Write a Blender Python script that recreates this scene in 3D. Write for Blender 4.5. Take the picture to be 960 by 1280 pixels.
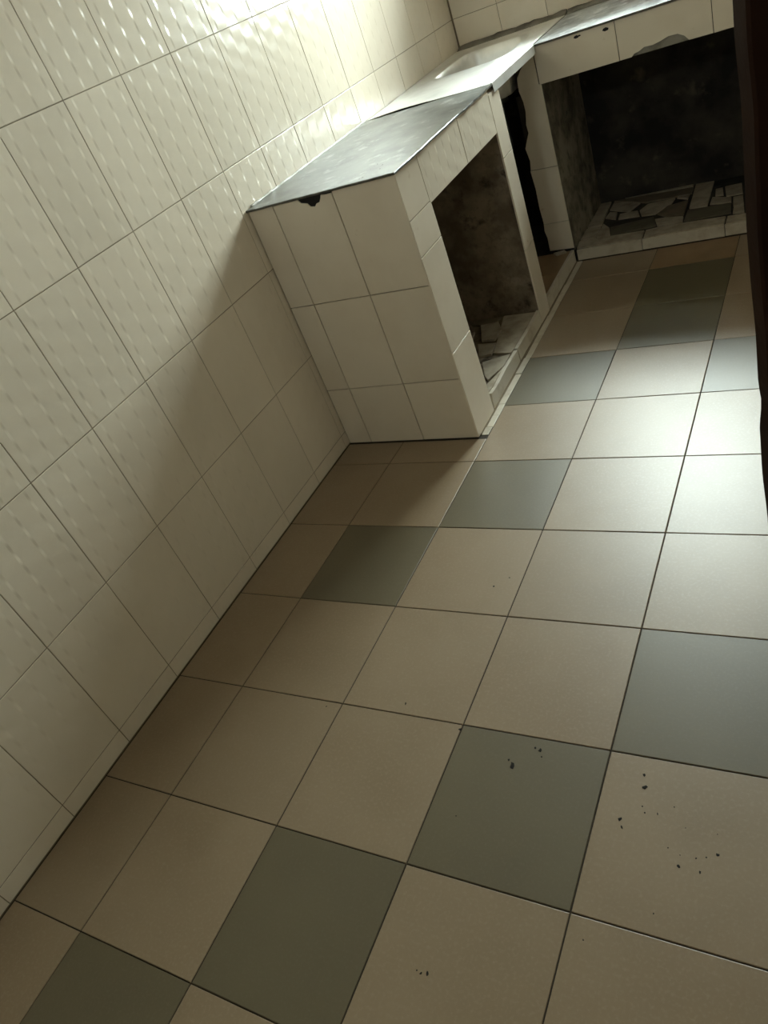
import bpy, bmesh, math, random
from mathutils import Matrix, Vector
random.seed(7)
for o in list(bpy.data.objects): bpy.data.objects.remove(o)
S = bpy.context.scene; COL = S.collection

# ------------------------------------------------------------------ camera (solved from the tile grids)
F_PX = 947.162
RIGHT = Vector((0.85073363, 0.40596411, -0.33383444))
DOWN = Vector((0.01131936, -0.64915678, -0.76057041))
FWD = Vector((-0.52547518, 0.64326403, -0.55685476))
CAM = Vector((1.50561, -0.18156, 1.26094))
cam = bpy.data.cameras.new('camera'); camo = bpy.data.objects.new('camera', cam); COL.objects.link(camo)
m = Matrix.Identity(4)
for i in range(3):
    m[i][0] = RIGHT[i]; m[i][1] = -DOWN[i]; m[i][2] = -FWD[i]; m[i][3] = CAM[i]
camo.matrix_world = m
cam.sensor_fit = 'HORIZONTAL'; cam.sensor_width = 36; cam.lens = 36*F_PX/960; cam.clip_start = .02
S.camera = camo
def on_floor(u, v, z=0.0):
    d = RIGHT*((u-480)/F_PX) + DOWN*((v-640)/F_PX) + FWD
    return CAM + d*((z-CAM.z)/d.z)

# ------------------------------------------------------------------ daylight
WIN = (0.38, 1.16, 1.26, 2.22)        # window opening in the far wall: x0 x1 z0 z1
YF = 3.45                              # far wall
w = bpy.data.worlds.new('overcast_sky'); S.world = w; w.use_nodes = True
nt = w.node_tree; nt.nodes.clear()
wo = nt.nodes.new('ShaderNodeOutputWorld'); bg = nt.nodes.new('ShaderNodeBackground')
tc = nt.nodes.new('ShaderNodeTexCoord'); sx = nt.nodes.new('ShaderNodeSeparateXYZ')
cr = nt.nodes.new('ShaderNodeValToRGB'); mr = nt.nodes.new('ShaderNodeMapRange')
mr.inputs['From Min'].default_value = -.03; mr.inputs['From Max'].default_value = .03
cr.color_ramp.elements[0].color = (.20, .19, .16, 1); cr.color_ramp.elements[1].color = (.90, 1.0, .975, 1)
nt.links.new(tc.outputs['Generated'], sx.inputs[0]); nt.links.new(sx.outputs['Z'], mr.inputs['Value'])
nt.links.new(mr.outputs[0], cr.inputs[0]); nt.links.new(cr.outputs[0], bg.inputs['Color'])
bg.inputs['Strength'].default_value = 27.0
nt.links.new(bg.outputs[0], wo.inputs['Surface'])
pl = bpy.data.lights.new('window_portal', 'AREA'); pl.shape = 'RECTANGLE'
pl.size = WIN[1]-WIN[0]; pl.size_y = WIN[3]-WIN[2]; pl.cycles.is_portal = True
plo = bpy.data.objects.new('window_portal', pl); COL.objects.link(plo)
plo.location = ((WIN[0]+WIN[1])/2, YF+.17, (WIN[2]+WIN[3])/2); plo.rotation_euler = (-math.pi/2, 0, 0)
FILL_VENT = (0.76, 1.08, 2.08, 2.26)       # unseen opening added high in the back wall, for frontal fill light
pv = bpy.data.lights.new('fill_vent_portal', 'AREA'); pv.shape = 'RECTANGLE'; pv.size = FILL_VENT[1]-FILL_VENT[0]; pv.size_y = FILL_VENT[3]-FILL_VENT[2]; pv.cycles.is_portal = True
pvo = bpy.data.objects.new('fill_vent_portal', pv); COL.objects.link(pvo)
pvo.location = ((FILL_VENT[0]+FILL_VENT[1])/2, -1.14, (FILL_VENT[2]+FILL_VENT[3])/2); pvo.rotation_euler = (math.pi/2, 0, 0)
S.view_settings.view_transform = 'Standard'; S.view_settings.look = 'None'
S.view_settings.gamma = 1; S.view_settings.use_curve_mapping = False
S.view_settings.exposure = 1.4

# ------------------------------------------------------------------ materials
def mat(name, base, rough=.5, metal=0, var=0.0, noise=None, bump=None, spec=.5):
    """base colour with optional noise mix: noise=(colour2, scale, lo, hi); bump=(scale, strength, distance)"""
    M = bpy.data.materials.new(name); M.use_nodes = True
    n = M.node_tree.nodes; L = M.node_tree.links
    b = n['Principled BSDF']; b.inputs['Roughness'].default_value = rough
    b.inputs['Metallic'].default_value = metal; b.inputs['Specular IOR Level'].default_value = spec
    b.inputs['Base Color'].default_value = (*base, 1)
    t = n.new('ShaderNodeTexCoord'); g = n.new('ShaderNodeNewGeometry')
    out = None
    def mix(a, c2, fac):
        x = n.new('ShaderNodeMix'); x.data_type = 'RGBA'
        if a is None: x.inputs['A'].default_value = (*base, 1)
        else: L.new(a, x.inputs['A'])
        x.inputs['B'].default_value = (*c2, 1); L.new(fac, x.inputs['Factor']); return x.outputs['Result']
    for k, (c2, sc, lo, hi) in enumerate(noise or []):
        nz = n.new('ShaderNodeTexNoise'); nz.inputs['Scale'].default_value = sc; nz.inputs['Detail'].default_value = 6
        nz.inputs['Roughness'].default_value = .6
        L.new(g.outputs['Position'], nz.inputs['Vector'])
        r = n.new('ShaderNodeMapRange'); r.inputs['From Min'].default_value = lo; r.inputs['From Max'].default_value = hi
        L.new(nz.outputs['Fac'], r.inputs['Value']); out = mix(out, c2, r.outputs[0])
    if var:
        oi = n.new('ShaderNodeObjectInfo'); r = n.new('ShaderNodeMapRange')
        r.inputs['To Min'].default_value = 1-var; r.inputs['To Max'].default_value = 1+var
        L.new(oi.outputs['Random'], r.inputs['Value'])
        h = n.new('ShaderNodeHueSaturation'); L.new(r.outputs[0], h.inputs['Value'])
        if out is None: h.inputs['Color'].default_value = (*base, 1)
        else: L.new(out, h.inputs['Color'])
        out = h.outputs[0]
    if out is not None: L.new(out, b.inputs['Base Color'])
    if bump:
        nz = n.new('ShaderNodeTexNoise'); nz.inputs['Scale'].default_value = bump[0]; nz.inputs['Detail'].default_value = 5
        L.new(g.outputs['Position'], nz.inputs['Vector'])
        bp = n.new('ShaderNodeBump'); bp.inputs['Strength'].default_value = bump[1]; bp.inputs['Distance'].default_value = bump[2]
        L.new(nz.outputs['Fac'], bp.inputs['Height']); L.new(bp.outputs[0], b.inputs['Normal'])
    return M

def emboss(M, depth=.00036):
    """woven relief of the wall tiles: ridges in columns 51 mm wide, 60 mm apart, every other column shifted by half"""
    n = M.node_tree.nodes; L = M.node_tree.links; b = n['Principled BSDF']
    t = n.new('ShaderNodeTexCoord'); s = n.new('ShaderNodeSeparateXYZ'); L.new(t.outputs['Object'], s.inputs[0])
    def ma(op, a, bb):
        x = n.new('ShaderNodeMath'); x.operation = op
        for i, q in enumerate((a, bb)):
            if q is None: continue
            if isinstance(q, (int, float)): x.inputs[i].default_value = q
            else: L.new(q, x.inputs[i])
        return x.outputs[0]
    u = ma('MULTIPLY', ma('SUBTRACT', s.outputs['X'], .0255), math.pi/.0508)
    sq = ma('MULTIPLY', ma('SINE', u, None), 5.0)
    sq = ma('MAXIMUM', ma('MINIMUM', sq, 1.0), -1.0)
    v = ma('MULTIPLY', ma('SUBTRACT', s.outputs['Y'], .076), 2*math.pi/.0604)
    h = ma('MULTIPLY', sq, ma('COSINE', v, None))
    bp = n.new('ShaderNodeBump'); bp.inputs['Strength'].default_value = 1; bp.inputs['Distance'].default_value = depth
    L.new(h, bp.inputs['Height']); L.new(bp.outputs[0], b.inputs['Normal'])
    return M

CREAM = (.80, .715, .59)
MT = {}
MT['wall'] = emboss(mat('embossed_wall_tile', CREAM, .20, var=.03, noise=[((.72, .64, .52), 3.0, .45, .85)]))
MT['wallp'] = mat('plain_wall_tile', CREAM, .22, var=.03, noise=[((.52, .40, .26), 22, .66, .82), ((.70, .60, .47), 4.0, .45, .9)])
MT['cream'] = mat('cream_floor_tile', (.300, .222, .140), .42, spec=.95, var=.05, noise=[((.25, .178, .105), 3.2, .4, .75), ((.22, .14, .075), 1.1, .50, .95), ((.345, .265, .18), 160, .5, .8)], bump=(90, .05, .001))
MT['green'] = mat('green_floor_tile', (.135, .110, .060), .42, spec=.95, var=.05, noise=[((.112, .09, .05), 3.5, .4, .8), ((.155, .13, .08), 180, .5, .8)], bump=(90, .05, .001))
MT['curb'] = mat('cut_curb_tile', (.60, .54, .44), .35, var=.06, noise=[((.36, .28, .19), 14, .5, .8)])
MT['shard'] = mat('dusty_cream_shard', (.42, .36, .27), .6, var=.12, noise=[((.22, .17, .11), 18, .42, .75)])
MT['shardg'] = mat('dusty_green_shard', (.12, .105, .07), .6, var=.08, noise=[((.08, .06, .04), 18, .42, .75)])
MT['olive'] = mat('dusty_olive_shard', (.19, .15, .10), .6, var=.08, noise=[((.1, .075, .05), 18, .42, .75)])
MT['grout'] = mat('wall_grout', (.24, .19, .12), .8, noise=[((.10, .07, .04), 6, .5, .75)])
MT['fgrout'] = mat('dirty_floor_grout', (.035, .026, .017), .85, noise=[((.10, .08, .055), 5, .55, .8)])
MT['soot'] = mat('stained_cement', (.27, .21, .145), .9, noise=[((.12, .088, .055), 6.5, .42, .62), ((.42, .36, .28), 7, .58, .72), ((.06, .043, .027), 14, .56, .68), ((.14, .10, .065), 60, .52, .75)], bump=(30, .5, .006))
MT['side'] = mat('streaked_render', (.30, .26, .19), .9, noise=[((.10, .08, .055), 9, .40, .62), ((.05, .04, .028), 26, .55, .75)], bump=(40, .5, .004))
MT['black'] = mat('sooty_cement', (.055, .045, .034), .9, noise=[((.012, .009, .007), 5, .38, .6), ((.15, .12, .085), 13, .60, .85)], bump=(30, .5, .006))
MT['cement'] = mat('grey_cement', (.28, .26, .22), .85, noise=[((.12, .105, .085), 14, .45, .7)], bump=(60, .5, .004))
MT['slab'] = mat('grey_marble', (.17, .175, .165), .30, noise=[((.07, .075, .07), 6, .44, .62), ((.42, .43, .42), 16, .56, .74)], bump=(30, .12, .002))
MT['glare_slab'] = mat('marble_with_window_glare', (.50, .52, .53), .42, noise=[((.24, .25, .26), 9, .45, .62), ((.78, .80, .81), 17, .52, .70)], bump=(38, .35, .003))  # pale base and white streaks paint in the window's reflection
MT['edge'] = mat('slab_edge_mortar', (.13, .12, .10), .8, noise=[((.05, .045, .035), 30, .4, .65)])
MT['steel'] = mat('stainless_steel', (.90, .90, .88), .48, metal=1, noise=[((.72, .72, .70), 7, .45, .75)])
MT['wood'] = mat('dark_brown_wood', (.024, .009, .004), .65, spec=.12, noise=[((.014, .005, .003), 9, .4, .7)], bump=(45, .4, .003))
MT['paint'] = mat('cream_paint', (.80, .74, .64), .7, noise=[((.64, .58, .48), 2.5, .5, .9)])
MT['ceil'] = mat('ceiling_paint', (.82, .79, .73), .8)
MT['frame'] = mat('brown_window_frame', (.10, .06, .04), .45)
MT['dirt'] = mat('black_dirt_and_hollow', (.012, .010, .008), .9)
MT['pvc'] = mat('grey_plastic_pipe', (.20, .23, .22), .4)
MT['bead'] = mat('white_sealant', (.72, .70, .65), .3, noise=[((.25, .22, .17), 22, .5, .7)])
MT['brown'] = mat('brown_floor_tile', (.30, .195, .105), .5, noise=[((.22, .14, .075), 7, .4, .75)])
G = bpy.data.materials.new('clear_glass'); G.use_nodes = True; n = G.node_tree.nodes; n.clear()
go = n.new('ShaderNodeOutputMaterial'); gm = n.new('ShaderNodeMixShader'); gt = n.new('ShaderNodeBsdfTransparent'); gg = n.new('ShaderNodeBsdfGlossy'); gf = n.new('ShaderNodeFresnel')
gt.inputs[0].default_value = (.96, .98, .97, 1); gg.inputs['Roughness'].default_value = .01; gf.inputs[0].default_value = 1.3
for a, b_ in ((gf.outputs[0], gm.inputs[0]), (gt.outputs[0], gm.inputs[1]), (gg.outputs[0], gm.inputs[2]), (gm.outputs[0], go.inputs[0])): G.node_tree.links.new(a, b_)
MT['glass'] = G

# ------------------------------------------------------------------ builders
def link(name, me, parent=None, mt=None):
    if mt is not None and not me.materials: me.materials.append(MT[mt])
    o = bpy.data.objects.new(name, me); COL.objects.link(o)
    if parent: o.parent = parent
    return o
def empty(name, loc=(0, 0, 0)):
    o = bpy.data.objects.new(name, None); COL.objects.link(o); o.location = loc; o.empty_display_size = .1
    return o
def tag(o, label, cat, group=None):
    o['label'] = label; o['category'] = cat
    if group: o['group'] = group
    return o
def bx(bm, x0, x1, y0, y1, z0, z1):
    v = [bm.verts.new(p) for p in ((x0,y0,z0),(x1,y0,z0),(x1,y1,z0),(x0,y1,z0),(x0,y0,z1),(x1,y0,z1),(x1,y1,z1),(x0,y1,z1))]
    for f in ((0,3,2,1),(4,5,6,7),(0,1,5,4),(1,2,6,5),(2,3,7,6),(3,0,4,7)): bm.faces.new([v[i] for i in f])
def boxes(name, mt, parent, *bs, bevel=0):
    bm = bmesh.new()
    for b in bs: bx(bm, *b)
    if bevel: bmesh.ops.bevel(bm, geom=bm.edges[:], offset=bevel, segments=2, affect='EDGES', profile=.6)
    me = bpy.data.meshes.new(name); bm.to_mesh(me); bm.free()
    return link(name, me, parent, mt)
def shifted(o, parent):     # world-space mesh under a parent that is not at the origin
    o.matrix_parent_inverse = Matrix.Translation(parent.location).inverted(); return o
AX = {'L': ((0,1,0),(0,0,1),(1,0,0)), 'F': ((1,0,0),(0,0,1),(0,-1,0)), 'Z': ((1,0,0),(0,1,0),(0,0,1))}
CACHE = {}
def tile(parent, face, org, wd, ht, mt, th=.006, ch=.0012, gap=.0009, jit=.0018, name='tile'):
    """one tile; org = world position of its lower-left corner on the finished face; gap = half the joint"""
    key = (round(wd, 4), round(ht, 4), mt, th, gap)
    me = CACHE.get(key)
    if me is None:
        bm = bmesh.new(); g = gap
        def ring(i, z): return [bm.verts.new(p) for p in ((g+i, g+i, z), (wd-g-i, g+i, z), (wd-g-i, ht-g-i, z), (g+i, ht-g-i, z))]
        r = [ring(0, -th), ring(0, -ch), ring(ch*.35, -ch*.3), ring(ch, 0)]
        for a, b in zip(r, r[1:]):
            for k in range(4): bm.faces.new((a[k], a[(k+1) % 4], b[(k+1) % 4], b[k]))
        bm.faces.new(r[-1]); bm.faces.new(r[0][::-1])
        me = bpy.data.meshes.new(name); bm.to_mesh(me); bm.free(); me.materials.append(MT[mt]); CACHE[key] = me
    o = bpy.data.objects.new(name, me); COL.objects.link(o); o.parent = parent
    u, v, nn = (Vector(a) for a in AX[face])
    M = Matrix.Identity(4)
    for i in range(3): M[i][0] = u[i]; M[i][1] = v[i]; M[i][2] = nn[i]; M[i][3] = org[i]
    R = Matrix.Translation((wd/2, ht/2, 0)) @ Matrix.Rotation(random.uniform(-jit, jit), 4, 'X') @ Matrix.Rotation(random.uniform(-jit, jit), 4, 'Y') @ Matrix.Translation((-wd/2, -ht/2, 0))
    o.matrix_parent_inverse = Matrix.Translation(parent.location).inverted()
    o.matrix_basis = M @ R
    return o
def piece(parent, face, org, pts, mt, th=.006, ch=.001, name='tile', jit=0):
    """an irregular tile piece: polygon pts (u, v) in world units relative to org"""
    u, v, nn = (Vector(a) for a in AX[face])
    area = sum(a[0]*b[1]-b[0]*a[1] for a, b in zip(pts, pts[1:]+pts[:1]))
    if area < 0: pts = pts[::-1]
    cx = sum(p[0] for p in pts)/len(pts); cy = sum(p[1] for p in pts)/len(pts)
    bm = bmesh.new()
    def ring(i, z):
        out = []
        for p in pts:
            d = Vector((p[0]-cx, p[1]-cy)); l = d.length or 1; q = d*(1-i/l)
            out.append(bm.verts.new((q.x, q.y, z)))
        return out
    r = [ring(0, -th), ring(0, -ch), ring(ch*1.3, 0)]
    k_ = len(pts)
    for a, b in zip(r, r[1:]):
        for k in range(k_): bm.faces.new((a[k], a[(k+1) % k_], b[(k+1) % k_], b[k]))
    bm.faces.new(r[-1]); bm.faces.new(r[0][::-1])
    me = bpy.data.meshes.new(name); bm.to_mesh(me); bm.free(); me.materials.append(MT[mt])
    o = bpy.data.objects.new(name, me); COL.objects.link(o); o.parent = parent
    P = Vector(org) + u*cx + v*cy; M = Matrix.Identity(4)
    for i in range(3): M[i][0] = u[i]; M[i][1] = v[i]; M[i][2] = nn[i]; M[i][3] = P[i]
    if jit: M = M @ Matrix.Rotation(random.uniform(-jit, jit), 4, 'X') @ Matrix.Rotation(random.uniform(-jit, jit), 4, 'Y')
    o.matrix_parent_inverse = Matrix.Translation(parent.location).inverted(); o.matrix_basis = M
    return o
def ridge(name, mt, parent, path, prof, amp, n=60):
    """an uneven bead: path (start, end) with cross-section prof [(dx,dy,dz)...] jittered along its length"""
    a, b = Vector(path[0]), Vector(path[1]); bm = bmesh.new(); rows = []; ph = (random.uniform(0, 6), random.uniform(0, 6))
    for i in range(n+1):
        c = a.lerp(b, i/n); j = 1+amp*(.5*math.sin(i*.9+ph[0])+.35*math.sin(i*2.3+ph[1])+random.uniform(-.25, .25))
        rows.append([bm.verts.new(c + Vector(q)*(j if k not in (0, len(prof)-1) or True else 1)) for k, q in enumerate(prof)])
    for p, q in zip(rows, rows[1:]):
        for k in range(len(prof)-1): bm.faces.new((p[k], q[k], q[k+1], p[k+1]))
        bm.faces.new((p[-1], q[-1], q[0], p[0]))
    bm.faces.new(rows[0]); bm.faces.new(rows[-1][::-1])
    bmesh.ops.recalc_face_normals(bm, faces=bm.faces[:])
    me = bpy.data.meshes.new(name); bm.to_mesh(me); bm.free()
    for p in me.polygons: p.use_smooth = True
    o = link(name, me, parent, mt)
    if parent: shifted(o, parent)
    return o

# ------------------------------------------------------------------ the room
XR, YB, ZC = 2.0, -1.0, 2.62
SY, SX, X0 = .3034, .303, .2209          # floor tile pitch and first joint
def struct(o): o['kind'] = 'structure'; return o
floor = struct(boxes('floor', 'fgrout', None, (-.15, XR, YB-.15, YF+.15, -.12, -.0018)))
GREEN = {(0,-1),(1,0),(2,1),(3,2),(0,3),(1,4),(1,6),(3,6),(2,7),(2,8),(4,1),(4,4),(5,3),(0,-3),(2,-2),(3,-1),(4,-2),(4,8),(5,6)}
BY, BXF = 1.64, .497                      # near face and front face of the near counter
SYF = 2.92                                # front of the step under the far counter
for c in range(-1, 6):
    xa = .002 if c == -1 else X0+SX*c
    xb = X0 if c == -1 else min(X0+SX*(c+1), XR-.002)
    for r in range(-4, 10):
        ya, yb = max(SY*r, YB+.002), min(SY*(r+1), SYF-.001)
        if yb-ya < .02: continue
        mt = 'green' if (c, r) in GREEN else 'cream'
        if c <= 0 and yb > BY:
            if r == 5: tile(floor, 'Z', (xa, ya, 0), xb-xa, BY-.004-ya, 'cream', gap=.0012)
            continue
        if r == 9 and c == 2: mt = 'brown'
        tile(floor, 'Z', (xa, ya, 0), xb-xa, yb-ya, mt, gap=.0012)
for ya, yb in ((1.655, 1.70), (1.70, 1.765), (1.765, 1.83), (1.83, 2.02), (2.02, 2.13), (2.13, 2.44), (2.44, 2.70), (2.70, 2.915)):
    tile(floor, 'Z', (.4985+random.uniform(0, .002), ya, .001), .0245, yb-ya, 'curb', gap=.001, jit=.02)

mj = boxes('mortar_joint', 'grout', floor, (.487, .5002, BY+.02, SYF-.002, -.0017, .0025))
wl = struct(boxes('wall_left', 'grout', None, (-.15, -.0016, YB-.15, YF+.15, -.0018, ZC)))
V0, VP, H0, HP = .1939, .2031, .0489, .3020
zs = [(.0015, H0)] + [(H0+HP*k, H0+HP*(k+1)) for k in range(6)]
for k in range(-6, 17):
    ya, yb = max(V0+VP*k, YB), min(V0+VP*(k+1), YF-.006)
    for za, zb in zs:
        if ya > BY+.01 and zb < .84: continue
        if k == 7 and zb < .9:
            tile(wl, 'L', (0, ya, za), BY+.006-ya, zb-za, 'wall'); 
        tile(wl, 'L', (0, ya, za), yb-ya, zb-za, 'wall') if not (k == 7 and zb < .9) else None
# plaster above the tiled dado
upper_plaster = struct(boxes('trim_1', 'paint', None, (-.0016, .004, YB, YF, zs[-1][1]+.003, ZC)))

wx0, wx1, wz0, wz1 = WIN
wf = struct(boxes('wall_far', 'grout', None, (-.15, wx0, YF+.0016, YF+.18, -.0018, ZC), (wx1, XR+.12, YF+.0016, YF+.18, -.0018, ZC), (wx0, wx1, YF+.0016, YF+.18, -.0018, wz0), (wx0, wx1, YF+.0016, YF+.18, wz1, ZC)))
for k in range(10):
    xa, xb = .0045+VP*k, min(.0045+VP*(k+1), XR-.004)
    for za, zb in zs[3:]:
        if xb > wx0+.005 and xa < wx1-.005 and zb > wz0+.005 and za < wz1-.005:
            for a, b, c, d in ((xa, min(xb, wx0), za, zb), (max(xa, wx1), xb, za, zb), (max(xa, wx0), min(xb, wx1), za, min(zb, wz0)), (max(xa, wx0), min(xb, wx1), max(za, wz1), zb)):
                if b-a > .012 and d-c > .012: tile(wf, 'F', (a, YF, c), b-a, d-c, 'wallp')
            continue
        tile(wf, 'F', (xa, YF, za), xb-xa, zb-za, 'wallp')
struct(boxes('trim_2', 'paint', None, (.004, XR, YF-.004, YF+.0016, zs[-1][1]+.003, ZC)))
DY0, DY1, DZ = .64, 1.37, 2.08            # doorway in the right wall
struct(boxes('wall_right', 'paint', None, (XR, XR+.12, YB-.15, DY0, -.0018, ZC), (XR, XR+.12, DY1, YF+.0016, -.0018, ZC), (XR, XR+.12, DY0, DY1, DZ, ZC)))
va, vb, vc, vd = FILL_VENT
struct(boxes('wall_back', 'paint', None, (-.0016, va, YB-.15, YB, -.0018, ZC), (vb, XR, YB-.15, YB, -.0018, ZC), (va, vb, YB-.15, YB, -.0018, vc), (va, vb, YB-.15, YB, vd, ZC)))
struct(boxes('added_fill_vent', 'frame', None, (va, va+.025, YB-.10, YB-.05, vc, vd), (vb-.025, vb, YB-.10, YB-.05, vc, vd), (va+.025, vb-.025, YB-.10, YB-.05, vc, vc+.025), (va+.025, vb-.025, YB-.10, YB-.05, vd-.025, vd)))  # frame of the added fill-light opening
struct(boxes('ceiling', 'ceil', None, (-.15, XR+.12, YB-.15, YF+.18, ZC, ZC+.12)))
struct(boxes('wall_passage', 'paint', None, (XR+1.0, XR+1.1, 0, 2.1, -.0018, ZC), (XR+.12, XR+1.0, 0, .1, -.0018, ZC), (XR+.12, XR+1.0, 2.0, 2.1, -.0018, ZC), (XR+.12, XR+1.1, 0, 2.1, ZC, ZC+.1), (XR+.0, XR+1.1, 0, 2.1, -.12, -.0018)))

# window in the far wall: frame, two casements, burglar bars, panes
win = struct(boxes('window_1', 'frame', None, (wx0, wx0+.035, YF+.06, YF+.11, wz0, wz1), (wx1-.035, wx1, YF+.06, YF+.11, wz0, wz1), (wx0+.035, wx1-.035, YF+.06, YF+.11, wz0, wz0+.035), (wx0+.035, wx1-.035, YF+.06, YF+.11, wz1-.035, wz1)))
mx = (wx0+wx1)/2
boxes('mullion', 'frame', win, (mx-.018, mx+.018, YF+.06, YF+.11, wz0+.035, wz1-.035))
for a, b in ((wx0+.035, mx-.018), (mx+.018, wx1-.035)):
    p = boxes('pane', 'glass', win, (a, b, YF+.083, YF+.087, wz0+.035, wz1-.035))
    for z in (wz0+.32,): boxes('glazing_bar', 'frame', win, (a, b, YF+.074, YF+.096, z-.008, z+.008))

# ------------------------------------------------------------------ near counter: open masonry block
nc = empty('tiled_counter', (.25, 2.06, 0))
tag(nc, 'white tiled masonry counter block with open front under grey marble slab', 'counter')
P1, P2, OZ0, OZ1, TOP = 1.795, 2.387, .055, .695, .829
o = shifted(boxes('masonry', 'soot', nc, (.004, .4905, BY+.0065, P1-.004, 0, TOP), (.004, .4905, P2+.004, 2.487, 0, TOP), (.40, .4905, P1-.004, P2+.004, OZ1+.002, TOP), (.004, .40, P1-.004, P2+.004, .775, TOP), (.004, .486, P1-.004, P2+.004, 0, .046)), nc)
xs = [.002, .093, .298, .4965]; hz = [.0015, .218, .521, TOP]
for i in range(3):
    for j in range(3):
        if j == 2 and i == 1: continue
        tile(nc, 'F', (xs[i], BY, hz[j]), xs[i+1]-xs[i], hz[j+1]-hz[j], 'wallp', gap=.0013)
piece(nc, 'F', (0, BY, 0), [(.0942, .5222), (.2968, .5222), (.2968, .8235), (.273, .824), (.262, .8255), (.258, .818), (.250, .808), (.238, .806), (.230, .799), (.216, .8015), (.208, .812), (.190, .8165), (.182, .8272), (.0942, .8275)], 'wallp')
shifted(boxes('chip_dark_backing', 'dirt', nc, (.17, .296, BY+.0035, BY+.0064, .795, .828)), nc)  # near-black backing paints in the darkness of the chipped hollow
# front face: near post, lintel, far post
def fr(ya, yb, za, zb, mt='wallp'): tile(nc, 'L', (BXF, ya, za), yb-ya, zb-za, mt)
fr(BY+.0005, P1, .0015, .30); fr(BY+.0005, P1, .30, .60); fr(BY+.0005, P1, .60, .702); fr(BY+.0005, 1.787, .702, TOP)
fr(1.787, 2.102, OZ1, TOP, 'wall'); fr(2.102, P2, OZ1, TOP, 'wall')
fr(P2, 2.488, .0015, .288); fr(P2, 2.488, .288, .612); fr(P2, 2.488, .612, .815)
# tiled kerb of the cabinet floor and the broken paving behind it
def kerb(par, pts, name='kerb_tile'): piece(par, 'L', (.4965, 0, 0), pts, 'curb', th=.013, name=name)
kerb(nc, [(1.80, .004), (2.098, .006), (2.096, .052), (1.97, .056), (1.86, .051), (1.812, .055)])
kerb(nc, [(2.104, .006), (2.384, .004), (2.384, .056), (2.21, .053), (2.102, .055)])
NEAR = [[(.356, 2.375), (.482, 2.374), (.482, 2.146), (.478, 2.08), (.409, 2.09)], [(.284, 2.306), (.353, 2.32), (.389, 2.251), (.383, 2.182), (.332, 2.182)],
        [(.32, 2.169), (.393, 2.166), (.401, 2.085), (.356, 2.079)], [(.385, 2.03), (.478, 2.069), (.481, 1.995), (.451, 1.904), (.428, 1.933)],
        [(.452, 1.861), (.462, 1.90), (.482, 1.982), (.483, 1.856), (.48, 1.803)], [(.202, 2.375), (.346, 2.372), (.328, 2.311), (.236, 2.333)],
        [(.05, 2.37), (.19, 2.37), (.22, 2.28), (.06, 2.2)], [(.08, 2.18), (.27, 2.27), (.30, 2.1), (.1, 2.05)], [(.1, 2.03), (.3, 2.07), (.37, 1.95), (.12, 1.9)], [(.12, 1.88), (.40, 1.93), (.44, 1.82), (.1, 1.81)]]
for k, p in enumerate(NEAR):
    piece(nc, 'Z', (0, 0, .0545 if k != 1 else .062), p, 'shard' if k not in (5, 6, 8) else 'olive', th=.010, name='tile_shard', jit=.01)

# ------------------------------------------------------------------ far counter along the window wall
fc = empty('tiled_counter', (1.2, 3.18, 0))
tag(fc, 'soot-stained tiled counter with deep open recess and broken-tile floor, along the window wall', 'counter')
FY = 2.93
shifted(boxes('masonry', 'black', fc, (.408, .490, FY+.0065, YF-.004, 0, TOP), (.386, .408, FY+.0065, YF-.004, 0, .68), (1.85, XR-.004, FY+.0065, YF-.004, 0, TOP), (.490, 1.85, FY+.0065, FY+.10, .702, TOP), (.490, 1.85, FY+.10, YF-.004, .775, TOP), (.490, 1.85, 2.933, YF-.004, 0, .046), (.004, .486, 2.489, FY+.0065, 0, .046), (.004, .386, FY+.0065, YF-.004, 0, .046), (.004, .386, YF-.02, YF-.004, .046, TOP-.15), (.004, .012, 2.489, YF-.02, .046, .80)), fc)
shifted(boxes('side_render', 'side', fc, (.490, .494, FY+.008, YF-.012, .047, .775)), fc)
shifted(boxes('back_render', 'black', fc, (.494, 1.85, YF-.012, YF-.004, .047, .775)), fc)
# pier facing the room
piece(fc, 'F', (0, FY, 0), [(.389, .062), (.4935, .058), (.4935, .1765), (.387, .1775), (.384, .15), (.390, .12)], 'wallp')
piece(fc, 'F', (0, FY, 0), [(.388, .1795), (.4935, .1785), (.4935, .3985), (.381, .403), (.386, .33), (.384, .25)], 'wallp')
piece(fc, 'F', (0, FY, 0), [(.383, .405), (.4935, .4005), (.4935, .70), (.4855, .703), (.4855, TOP-.003), (.462, TOP-.005), (.452, .79), (.428, .768), (.408, .742), (.405, .70), (.413, .66), (.414, .625), (.405, .575), (.407, .545), (.390, .51), (.381, .49), (.389, .44)], 'wallp')
# fascia under the worktop
def fa(xa, xb, mt='wallp'): tile(fc, 'F', (xa, FY, .70), xb-xa, TOP-.70, mt)
fa(.488, .785)
piece(fc, 'F', (0, FY, 0), [(.7865, .7015), (.826, .7015), (.836, .710), (.852, .713), (.871, .7215), (.90, .7195), (.925, .724), (.955, .7325), (.985, .7310), (1.005, .7195), (1.019, .7025), (1.0935, .7015), (1.0935, TOP-.0015), (.7865, TOP-.0015)], 'wallp')
shifted(boxes('bare_cement', 'cement', fc, (.80, 1.04, FY+.0035, FY+.0075, .7025, .74)), fc)
fa(1.095, 1.40); fa(1.40, 1.705); fa(1.705, 1.992)
for x, z, s in ((.651, .8165, .007), (.662, .8175, .004), (.754, .811, .008)):      # chips in the glaze
    piece(fc, 'F', (0, FY-.0006, 0), [(x-s*1.5, z-s*.2), (x-s*.4, z-s*.7), (x+s, z-s*.5), (x+s*1.4, z+s*.2), (x+s*.2, z+s*.8), (x-s, z+s*.5)], 'dirt', th=.0012, ch=.0003, name='chip')
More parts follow.
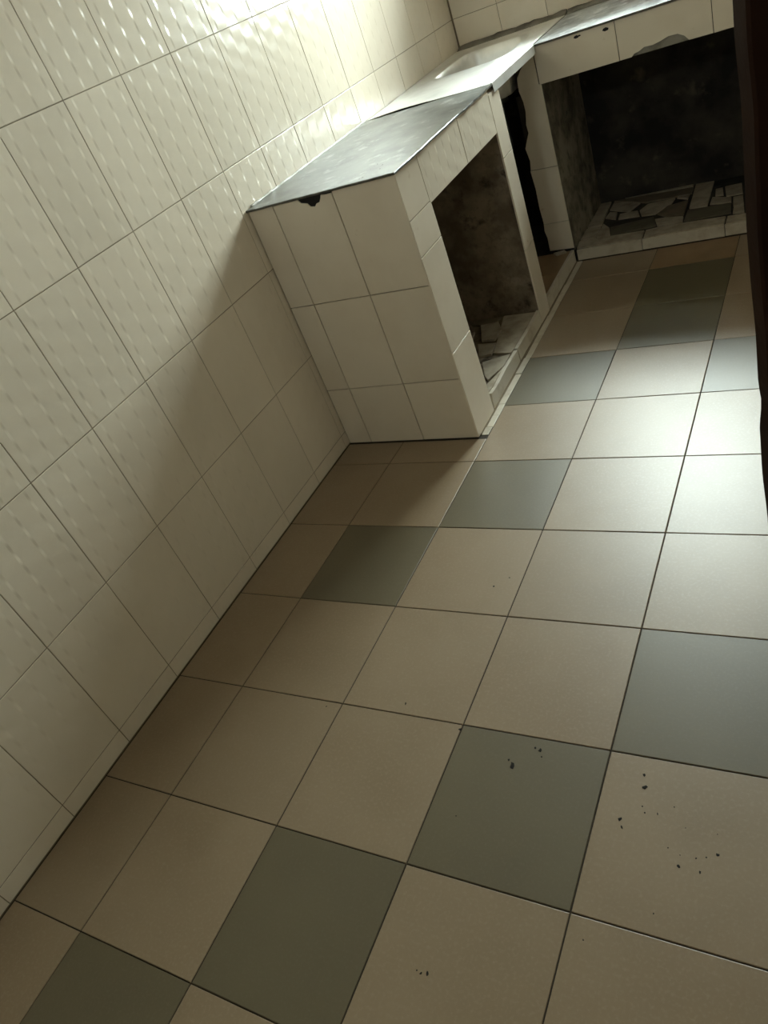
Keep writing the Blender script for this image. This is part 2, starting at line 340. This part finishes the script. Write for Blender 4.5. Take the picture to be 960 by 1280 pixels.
# step front
def st(xa, xb): piece(fc, 'F', (0, SYF, 0), [(xa+.0015, .005), (xb-.0015, .004), (xb-.0015, .046), ((xa+xb)/2, .048), (xa+.0015, .047)], 'curb', th=.013, name='kerb_tile')
st(.503, .770); st(.770, 1.078); st(1.078, 1.38); st(1.38, 1.68); st(1.68, 1.99)
FARC = [[(.497,3.155),(.497,3.43),(.543,3.43),(.56,3.151)],[(.497,3.025),(.497,3.138),(.559,3.137),(.562,3.019)],[(.502,2.94),(.497,3.007),(.623,3.008),(.767,3.005),(.771,2.927)],[(.773,3.006),(.818,3.013),(.918,3.01),(1.076,2.996),(1.076,2.924),(.777,2.928)],[(1.081,2.999),(1.139,2.995),(1.38,2.99),(1.38,2.924),(1.082,2.924)],
 [(.56,3.321),(.559,3.43),(.69,3.338),(.658,3.257)],[(.559,3.232),(.566,3.292),(.602,3.274),(.611,3.195)],[(.624,3.188),(.62,3.245),(.695,3.248),(.715,3.182)],[(.705,3.243),(.729,3.303),(.841,3.309),(.834,3.256),(.781,3.169),(.725,3.177)],[(.849,3.309),(.854,3.331),(.898,3.328),(.898,3.274)],[(.605,3.436),(.899,3.436),(.9,3.412),(.612,3.425)],[(.909,3.436),(.983,3.43),(.99,3.145),(.919,3.162)],[(1.002,3.323),(1.029,3.324),(1.041,3.24),(1.009,3.248)],[(.998,3.162),(.999,3.235),(1.075,3.196),(1.08,3.142)],[(1.037,3.33),(1.101,3.334),(1.115,3.219),(1.054,3.217)],[(1.082,3.194),(1.118,3.194),(1.13,3.096),(1.092,3.097)],[(1.095,3.083),(1.131,3.083),(1.14,3.009),(1.098,3.021)],[(.814,3.029),(.792,3.105),(.835,3.104),(.907,3.082),(.912,3.026)],[(.565,3.025),(.565,3.164),(.604,3.103),(.625,3.018)]]
for p in FARC: piece(fc, 'Z', (0, 0, .0525), p, 'shard', th=.008, name='tile_shard', jit=.008)
for p in [[(.629,3.016),(.607,3.106),(.781,3.14),(.809,3.035)],[(.917,3.029),(.917,3.14),(1.08,3.132),(1.09,3.03)]]: piece(fc, 'Z', (0, 0, .0525), p, 'shardg', th=.008, name='tile_shard', jit=.008)
for p in [[(.791,3.164),(.823,3.233),(.902,3.256),(.905,3.098),(.834,3.114)],[(.565,3.425),(.902,3.404),(.905,3.332),(.838,3.327),(.715,3.329)]]: piece(fc, 'Z', (0, 0, .0525), p, 'olive', th=.008, name='tile_shard', jit=.008)
rr = random.Random(3)
for i in range(4):                         # the same paving goes on behind the door
    for j in range(3):
        xa, ya = 1.15+.165*i, 3.02+.135*j
        piece(fc, 'Z', (0, 0, .0525), [(xa+rr.uniform(.003,.02), ya+rr.uniform(.003,.02)), (xa+.16-rr.uniform(0,.02), ya+rr.uniform(.003,.02)), (xa+.16-rr.uniform(0,.02), ya+.13-rr.uniform(0,.02)), (xa+rr.uniform(.003,.02), ya+.13-rr.uniform(0,.02))], 'shard' if (i+j) % 3 else 'shardg', th=.008, name='tile_shard')
# plinth in the gap under the sink
piece(fc, 'Z', (0, 0, .053), [(.25, 2.50), (.482, 2.50), (.482, 2.70), (.24, 2.71)], 'brown', th=.009, name='tile_shard')
piece(fc, 'Z', (0, 0, .053), [(.26, 2.715), (.482, 2.705), (.484, 2.92), (.27, 2.915)], 'brown', th=.009, name='tile_shard')
kerb(fc, [(2.492, .005), (2.70, .004), (2.70, .055), (2.492, .052)]); kerb(fc, [(2.703, .004), (2.915, .004), (2.915, .056), (2.703, .055)])
sh = piece(fc, 'Z', (0, 0, .0615), [(.41, 2.905), (.455, 2.918), (.468, 2.90), (.43, 2.885)], 'shard', th=.008, name='tile_shard'); 

# ------------------------------------------------------------------ worktops
def slab(name, pts, z0, z1, mt, rough_edges=()):
    bm = bmesh.new(); P = []
    for i, (a, b) in enumerate(zip(pts, pts[1:]+pts[:1])):
        k = 26 if i in rough_edges else 1
        for t in range(k):
            q = Vector(a).lerp(Vector(b), t/k)
            if t: q += Vector((random.uniform(-.0022, .0022), random.uniform(-.0022, .0022)))
            P.append(q)
    lo = [bm.verts.new((p.x, p.y, z0)) for p in P]; up_ = [bm.verts.new((p.x, p.y, z1-.0015)) for p in P]
    c = Vector((sum(p.x for p in P)/len(P), sum(p.y for p in P)/len(P)))
    tp = [bm.verts.new((p.x+(c-p).normalized().x*.002, p.y+(c-p).normalized().y*.002, z1)) for p in P]
    N = len(P)
    for A, B in ((lo, up_), (up_, tp)):
        for i in range(N): bm.faces.new((A[i], A[(i+1) % N], B[(i+1) % N], B[i]))
    bm.faces.new(tp); bm.faces.new(lo[::-1])
    me = bpy.data.meshes.new(name); bm.to_mesh(me); bm.free()
    o = link(name, me, None, mt); me.materials.append(MT['edge'])
    for p in me.polygons:
        if abs(p.normal.z) < .3: p.material_index = 1
    return o
s1 = slab('marble_worktop', [(.001, 1.632), (.503, 1.632), (.503, 2.426), (.30, 2.436), (.001, 2.452)], TOP+.0005, .8355, 'slab', (0, 1))
tag(s1, 'grey polished marble slab on the tiled counter block beside the sink', 'worktop')
ridge('sealant_bead', 'bead', s1, ((.002, 1.66, .8355), (.002, 2.45, .8355)), [(0, 0, 0), (.006, 0, 0), (.004, 0, .003), (0, 0, .005)], .4)
s2 = slab('marble_worktop', [(.493, 2.922), (XR-.003, 2.922), (XR-.003, 3.447), (.493, 3.447)], TOP+.0005, .8355, 'glare_slab', (0,))
tag(s2, 'marble slab, paled and streaked by painted window glare, on the long counter', 'worktop')
ridge('mortar_fillet', 'cement', s2, ((.495, YF-.002, .8355), (XR-.004, YF-.001, .8355)), [(0, 0, 0), (0, -.035, 0), (0, -.02, .007), (0, 0, .016)], .22, 40)

# ------------------------------------------------------------------ sink
sk = empty('steel_sink', (.25, 2.93, .82))
tag(sk, 'stainless steel sink with drainboard set between the two marble worktops', 'sink')
def sink_top():
    bm = bmesh.new(); NX, NY = 40, 80
    xa, xb, ya, yb = .003, .4915, 2.43, 3.40
    bx0, bx1, by0, by1, rad = .11, .402, 2.84, 3.235, .07
    def h(x, y):
        z = .8375 - .005*max(0, 1-abs(x)/.16)*max(0, 1-abs(y-2.6)/.6)
        z += .004*math.exp(-((y-2.45)/.02)**2)*math.sin(x*9+.4)
        dx = max(bx0+rad-x, x-bx1+rad, 0); dy = max(by0+rad-y, y-by1+rad, 0)
        d = rad - math.hypot(dx, dy)
        inn = min(d if (dx > 0 or dy > 0) else 9, x-bx0, bx1-x, y-by0, by1-y)
        if inn > 0: z -= .135*min(1, inn/.02)**.8
        elif inn > -.018: z += .003*math.sin((inn+.018)/.018*math.pi)
        return z
    def sp(a, b, n, pts):
        base = [a+(b-a)*i/n for i in range(n+1)]
        return sorted(set(base+pts))
    X = sp(xa, xb, NX, [bx0, bx0+.004, bx0+.012, bx0+.02, bx1, bx1-.004, bx1-.012, bx1-.02])
    Y = sp(ya, yb, NY, [by0, by0+.004, by0+.012, by0+.02, by1, by1-.004, by1-.012, by1-.02])
    g = [[bm.verts.new((x, y + (.025*(1-x/.49) if j == 0 else 0), h(x, y))) for x in X] for j, y in enumerate(Y)]
    for j in range(len(Y)-1):
        for i in range(len(X)-1): bm.faces.new((g[j][i], g[j][i+1], g[j+1][i+1], g[j+1][i]))
    me = bpy.data.meshes.new('drainboard'); bm.to_mesh(me); bm.free()
    for p in me.polygons: p.use_smooth = True
    o = shifted(link('drainboard', me, sk, 'steel'), sk)
    sm = o.modifiers.new('thick', 'SOLIDIFY'); sm.thickness = .0012; sm.offset = -1
sink_top()
bm = bmesh.new()
vs = [(.4915, 2.43, .8375), (.5015, 2.432, .8365), (.503, 2.432, .808), (.5005, 2.432, .806)]
ve = [(.4915, 2.925, .8375), (.5005, 2.918, .8365), (.502, 2.918, .808), (.4995, 2.918, .806)]
A = [bm.verts.new(v) for v in vs]; B = [bm.verts.new(v) for v in ve]
for k in range(3): bm.faces.new((A[k], A[k+1], B[k+1], B[k]))
me = bpy.data.meshes.new('front_lip'); bm.to_mesh(me); bm.free()
o = shifted(link('front_lip', me, sk, 'steel'), sk); sm = o.modifiers.new('thick', 'SOLIDIFY'); sm.thickness = .0015
def tube(name, mt, parent, pts, rad):
    cu = bpy.data.curves.new(name, 'CURVE'); cu.dimensions = '3D'; s = cu.splines.new('POLY'); s.points.add(len(pts)-1)
    for p, q in zip(s.points, pts): p.co = (*q, 1)
    cu.bevel_depth = rad; cu.bevel_resolution = 4; cu.use_fill_caps = True
    t = bpy.data.objects.new('tmp', cu); COL.objects.link(t)
    dg = bpy.context.evaluated_depsgraph_get(); me = bpy.data.meshes.new_from_object(t.evaluated_get(dg))
    bpy.data.objects.remove(t); me.materials.clear(); me.name = name
    for p in me.polygons: p.use_smooth = True
    o = link(name, me, parent, mt)
    return shifted(o, parent) if parent else o
tube('waste_pipe', 'pvc', sk, [(.28, 3.03, .702), (.28, 3.03, .50), (.28, 3.0, .47), (.28, 2.93, .47), (.28, 2.90, .50), (.28, 2.88, .56), (.28, 2.84, .58), (.22, 2.80, .56), (.20, 2.80, .09)], .02)
tube('drain_cup', 'pvc', sk, [(.28, 3.03, .701), (.28, 3.03, .66)], .04)
ridge('mortar_fillet', 'cement', sk, ((.004, YF-.001, .835), (.4915, YF-.001, .835)), [(0, 0, 0), (0, -.055, 0), (0, -.028, .008), (0, 0, .016)], .22, 24)

# ------------------------------------------------------------------ dark wooden door leaf standing ajar
HX, HY = XR-.015, 1.352
EX, EY = 1.388, 1.0
d = Vector((HX-EX, HY-EY)); Ld = d.length; d.normalize(); nrm = Vector((d.y, -d.x))      # nrm faces the camera side
dr = empty('door_1', (HX, HY, 0)); struct(dr)
bm = bmesh.new(); rows = []; TH = .042
wob = [(.0, 0), (.14, .004), (.20, .001), (.33, -.006), (.42, -.004), (.455, .004), (.487, .007), (.50, .001), (.60, .003), (.70, -.001), (.77, -.002), (.86, .002), (.94, .006), (1.03, .001), (1.10, .003), (1.5, 0), (2.04, 0)]
for i in range(103):
    z = .02*(1-i/102)*1+.0 + 2.04*i/102 if i else .012
    o_ = 0
    for (za, a), (zb, b) in zip(wob, wob[1:]):
        if za <= z <= zb: t = (z-za)/(zb-za); t = t*t*(3-2*t); o_ = a+(b-a)*t
    o_ *= .55; e = Vector((EX, EY)) + d*o_
    near, far_ = e + nrm*TH*.0, e - nrm*TH
    r1 = [near + d*.004, e + d*0 - nrm*.004, far_ + nrm*.004, far_ + d*.004, far_ + d*(Ld-o_), near + d*(Ld-o_)]
    rows.append([bm.verts.new((p.x, p.y, z)) for p in r1])
for p, q in zip(rows, rows[1:]):
    for k in range(6): bm.faces.new((p[k], p[(k+1) % 6], q[(k+1) % 6], q[k]))
bm.faces.new(rows[0][::-1]); bm.faces.new(rows[-1])
bmesh.ops.recalc_face_normals(bm, faces=bm.faces[:])
me = bpy.data.meshes.new('leaf'); bm.to_mesh(me); bm.free(); shifted(link('leaf', me, dr, 'wood'), dr)
for za, zb in ((.22, .92), (1.08, 1.88)):
    bm = bmesh.new()
    for zz in ((za, zb),):
        c0 = Vector((EX, EY)) + d*.13 + nrm*.0002; c1 = Vector((EX, EY)) + d*(Ld-.13) + nrm*.0002
        ring = []
        for ins, out in ((0, 0), (.012, .009), (.05, .009), (.07, .004)):
            a, b = c0+d*ins+nrm*out, c1-d*ins+nrm*out
            ring.append([bm.verts.new(p) for p in ((a.x, a.y, zz[0]+ins), (b.x, b.y, zz[0]+ins), (b.x, b.y, zz[1]-ins), (a.x, a.y, zz[1]-ins))])
        for p, q in zip(ring, ring[1:]):
            for k in range(4): bm.faces.new((p[k], p[(k+1) % 4], q[(k+1) % 4], q[k]))
        bm.faces.new(ring[-1])
    me = bpy.data.meshes.new('door_panel'); bm.to_mesh(me); bm.free(); shifted(link('door_panel', me, dr, 'wood'), dr)
struct(boxes('trim_3', 'wood', None, (XR-.012, XR+.12, DY0-.0, DY0+.03, 0, DZ), (XR+.02, XR+.12, DY1-.03, DY1, 0, DZ), (XR-.012, XR+.12, DY0+.03, DY1-.03, DZ-.03, DZ)))

# ------------------------------------------------------------------ dirt specks
def specks(name, pts, z, label, parent=None):
    bm = bmesh.new()
    for (x, y, r, el) in pts:
        r *= .72
        a0 = random.uniform(0, 3.14); k = 7; P = []
        for i in range(k):
            a = 2*math.pi*i/k; rx = r*random.uniform(.6, 1.25)
            q = Vector((math.cos(a)*rx*el, math.sin(a)*rx)); q.rotate(Matrix.Rotation(a0 if el < 1.5 else 1.9+random.uniform(-.2, .2), 2))
            P.append((x+q.x, y+q.y))
        lo = [bm.verts.new((*p, z)) for p in P]; c = bm.verts.new((x, y, z+r*.2))
        for i in range(k): bm.faces.new((lo[i], lo[(i+1) % k], c))
        bm.faces.new(lo[::-1])
    me = bpy.data.meshes.new(name); bm.to_mesh(me); bm.free()
    o = link(name, me, None, 'dirt'); o['kind'] = 'stuff'; o['label'] = label; o['category'] = 'dirt'
FS = [(640,957,.0055,1.9),(636,950,.003,1.5),(675,938,.005,1.3),(669,935,.003,1.6),(677,946,.003,1.2),(805,969,.003,2),(806,984,.005,1.4),(775,1024,.0045,1.3),(777,1034,.003,2),(803,1008,.002,1),(806,1016,.002,1.2),(822,1017,.002,2),(843,1009,.002,1),(857,1035,.0015,1),(897,1069,.004,1.2),(848,1083,.004,1.2),(875,1091,.0025,1.6),(883,1072,.002,1),(870,1073,.002,1),(835,1060,.002,1),(521,1213,.002,1),(526,1217,.003,1.2),(534,1217,.003,1.6),(507,880,.003,2.6),(575,912,.0055,1.3),(617,733,.003,1.2),(637,722,.003,1),(408,883,.003,1),(817,1142,.002,1),(850,1069,.0015,1),(897,1043,.0015,1),(729,1175,.002,1),(570,1020,.002,1)]
specks('dirt_specks', [(*on_floor(u, v)[:2], r, el) for u, v, r, el in FS], .0002, 'small black dirt specks scattered over the cream and green floor tiles')
WS = [(472,205,.003,1.6),(475,211,.003,1.5),(478,206,.003,1.8),(453,222,.004,1.4),(449,224,.003,1.2),(444,219,.002,1),(463,212,.002,1),(468,208,.0015,1),(440,223,.002,1)]
specks('dirt_specks', [(*on_floor(u, v, .8355)[:2], r, el) for u, v, r, el in WS], .8356, 'tiny black crumbs near the edge of the grey marble slab')
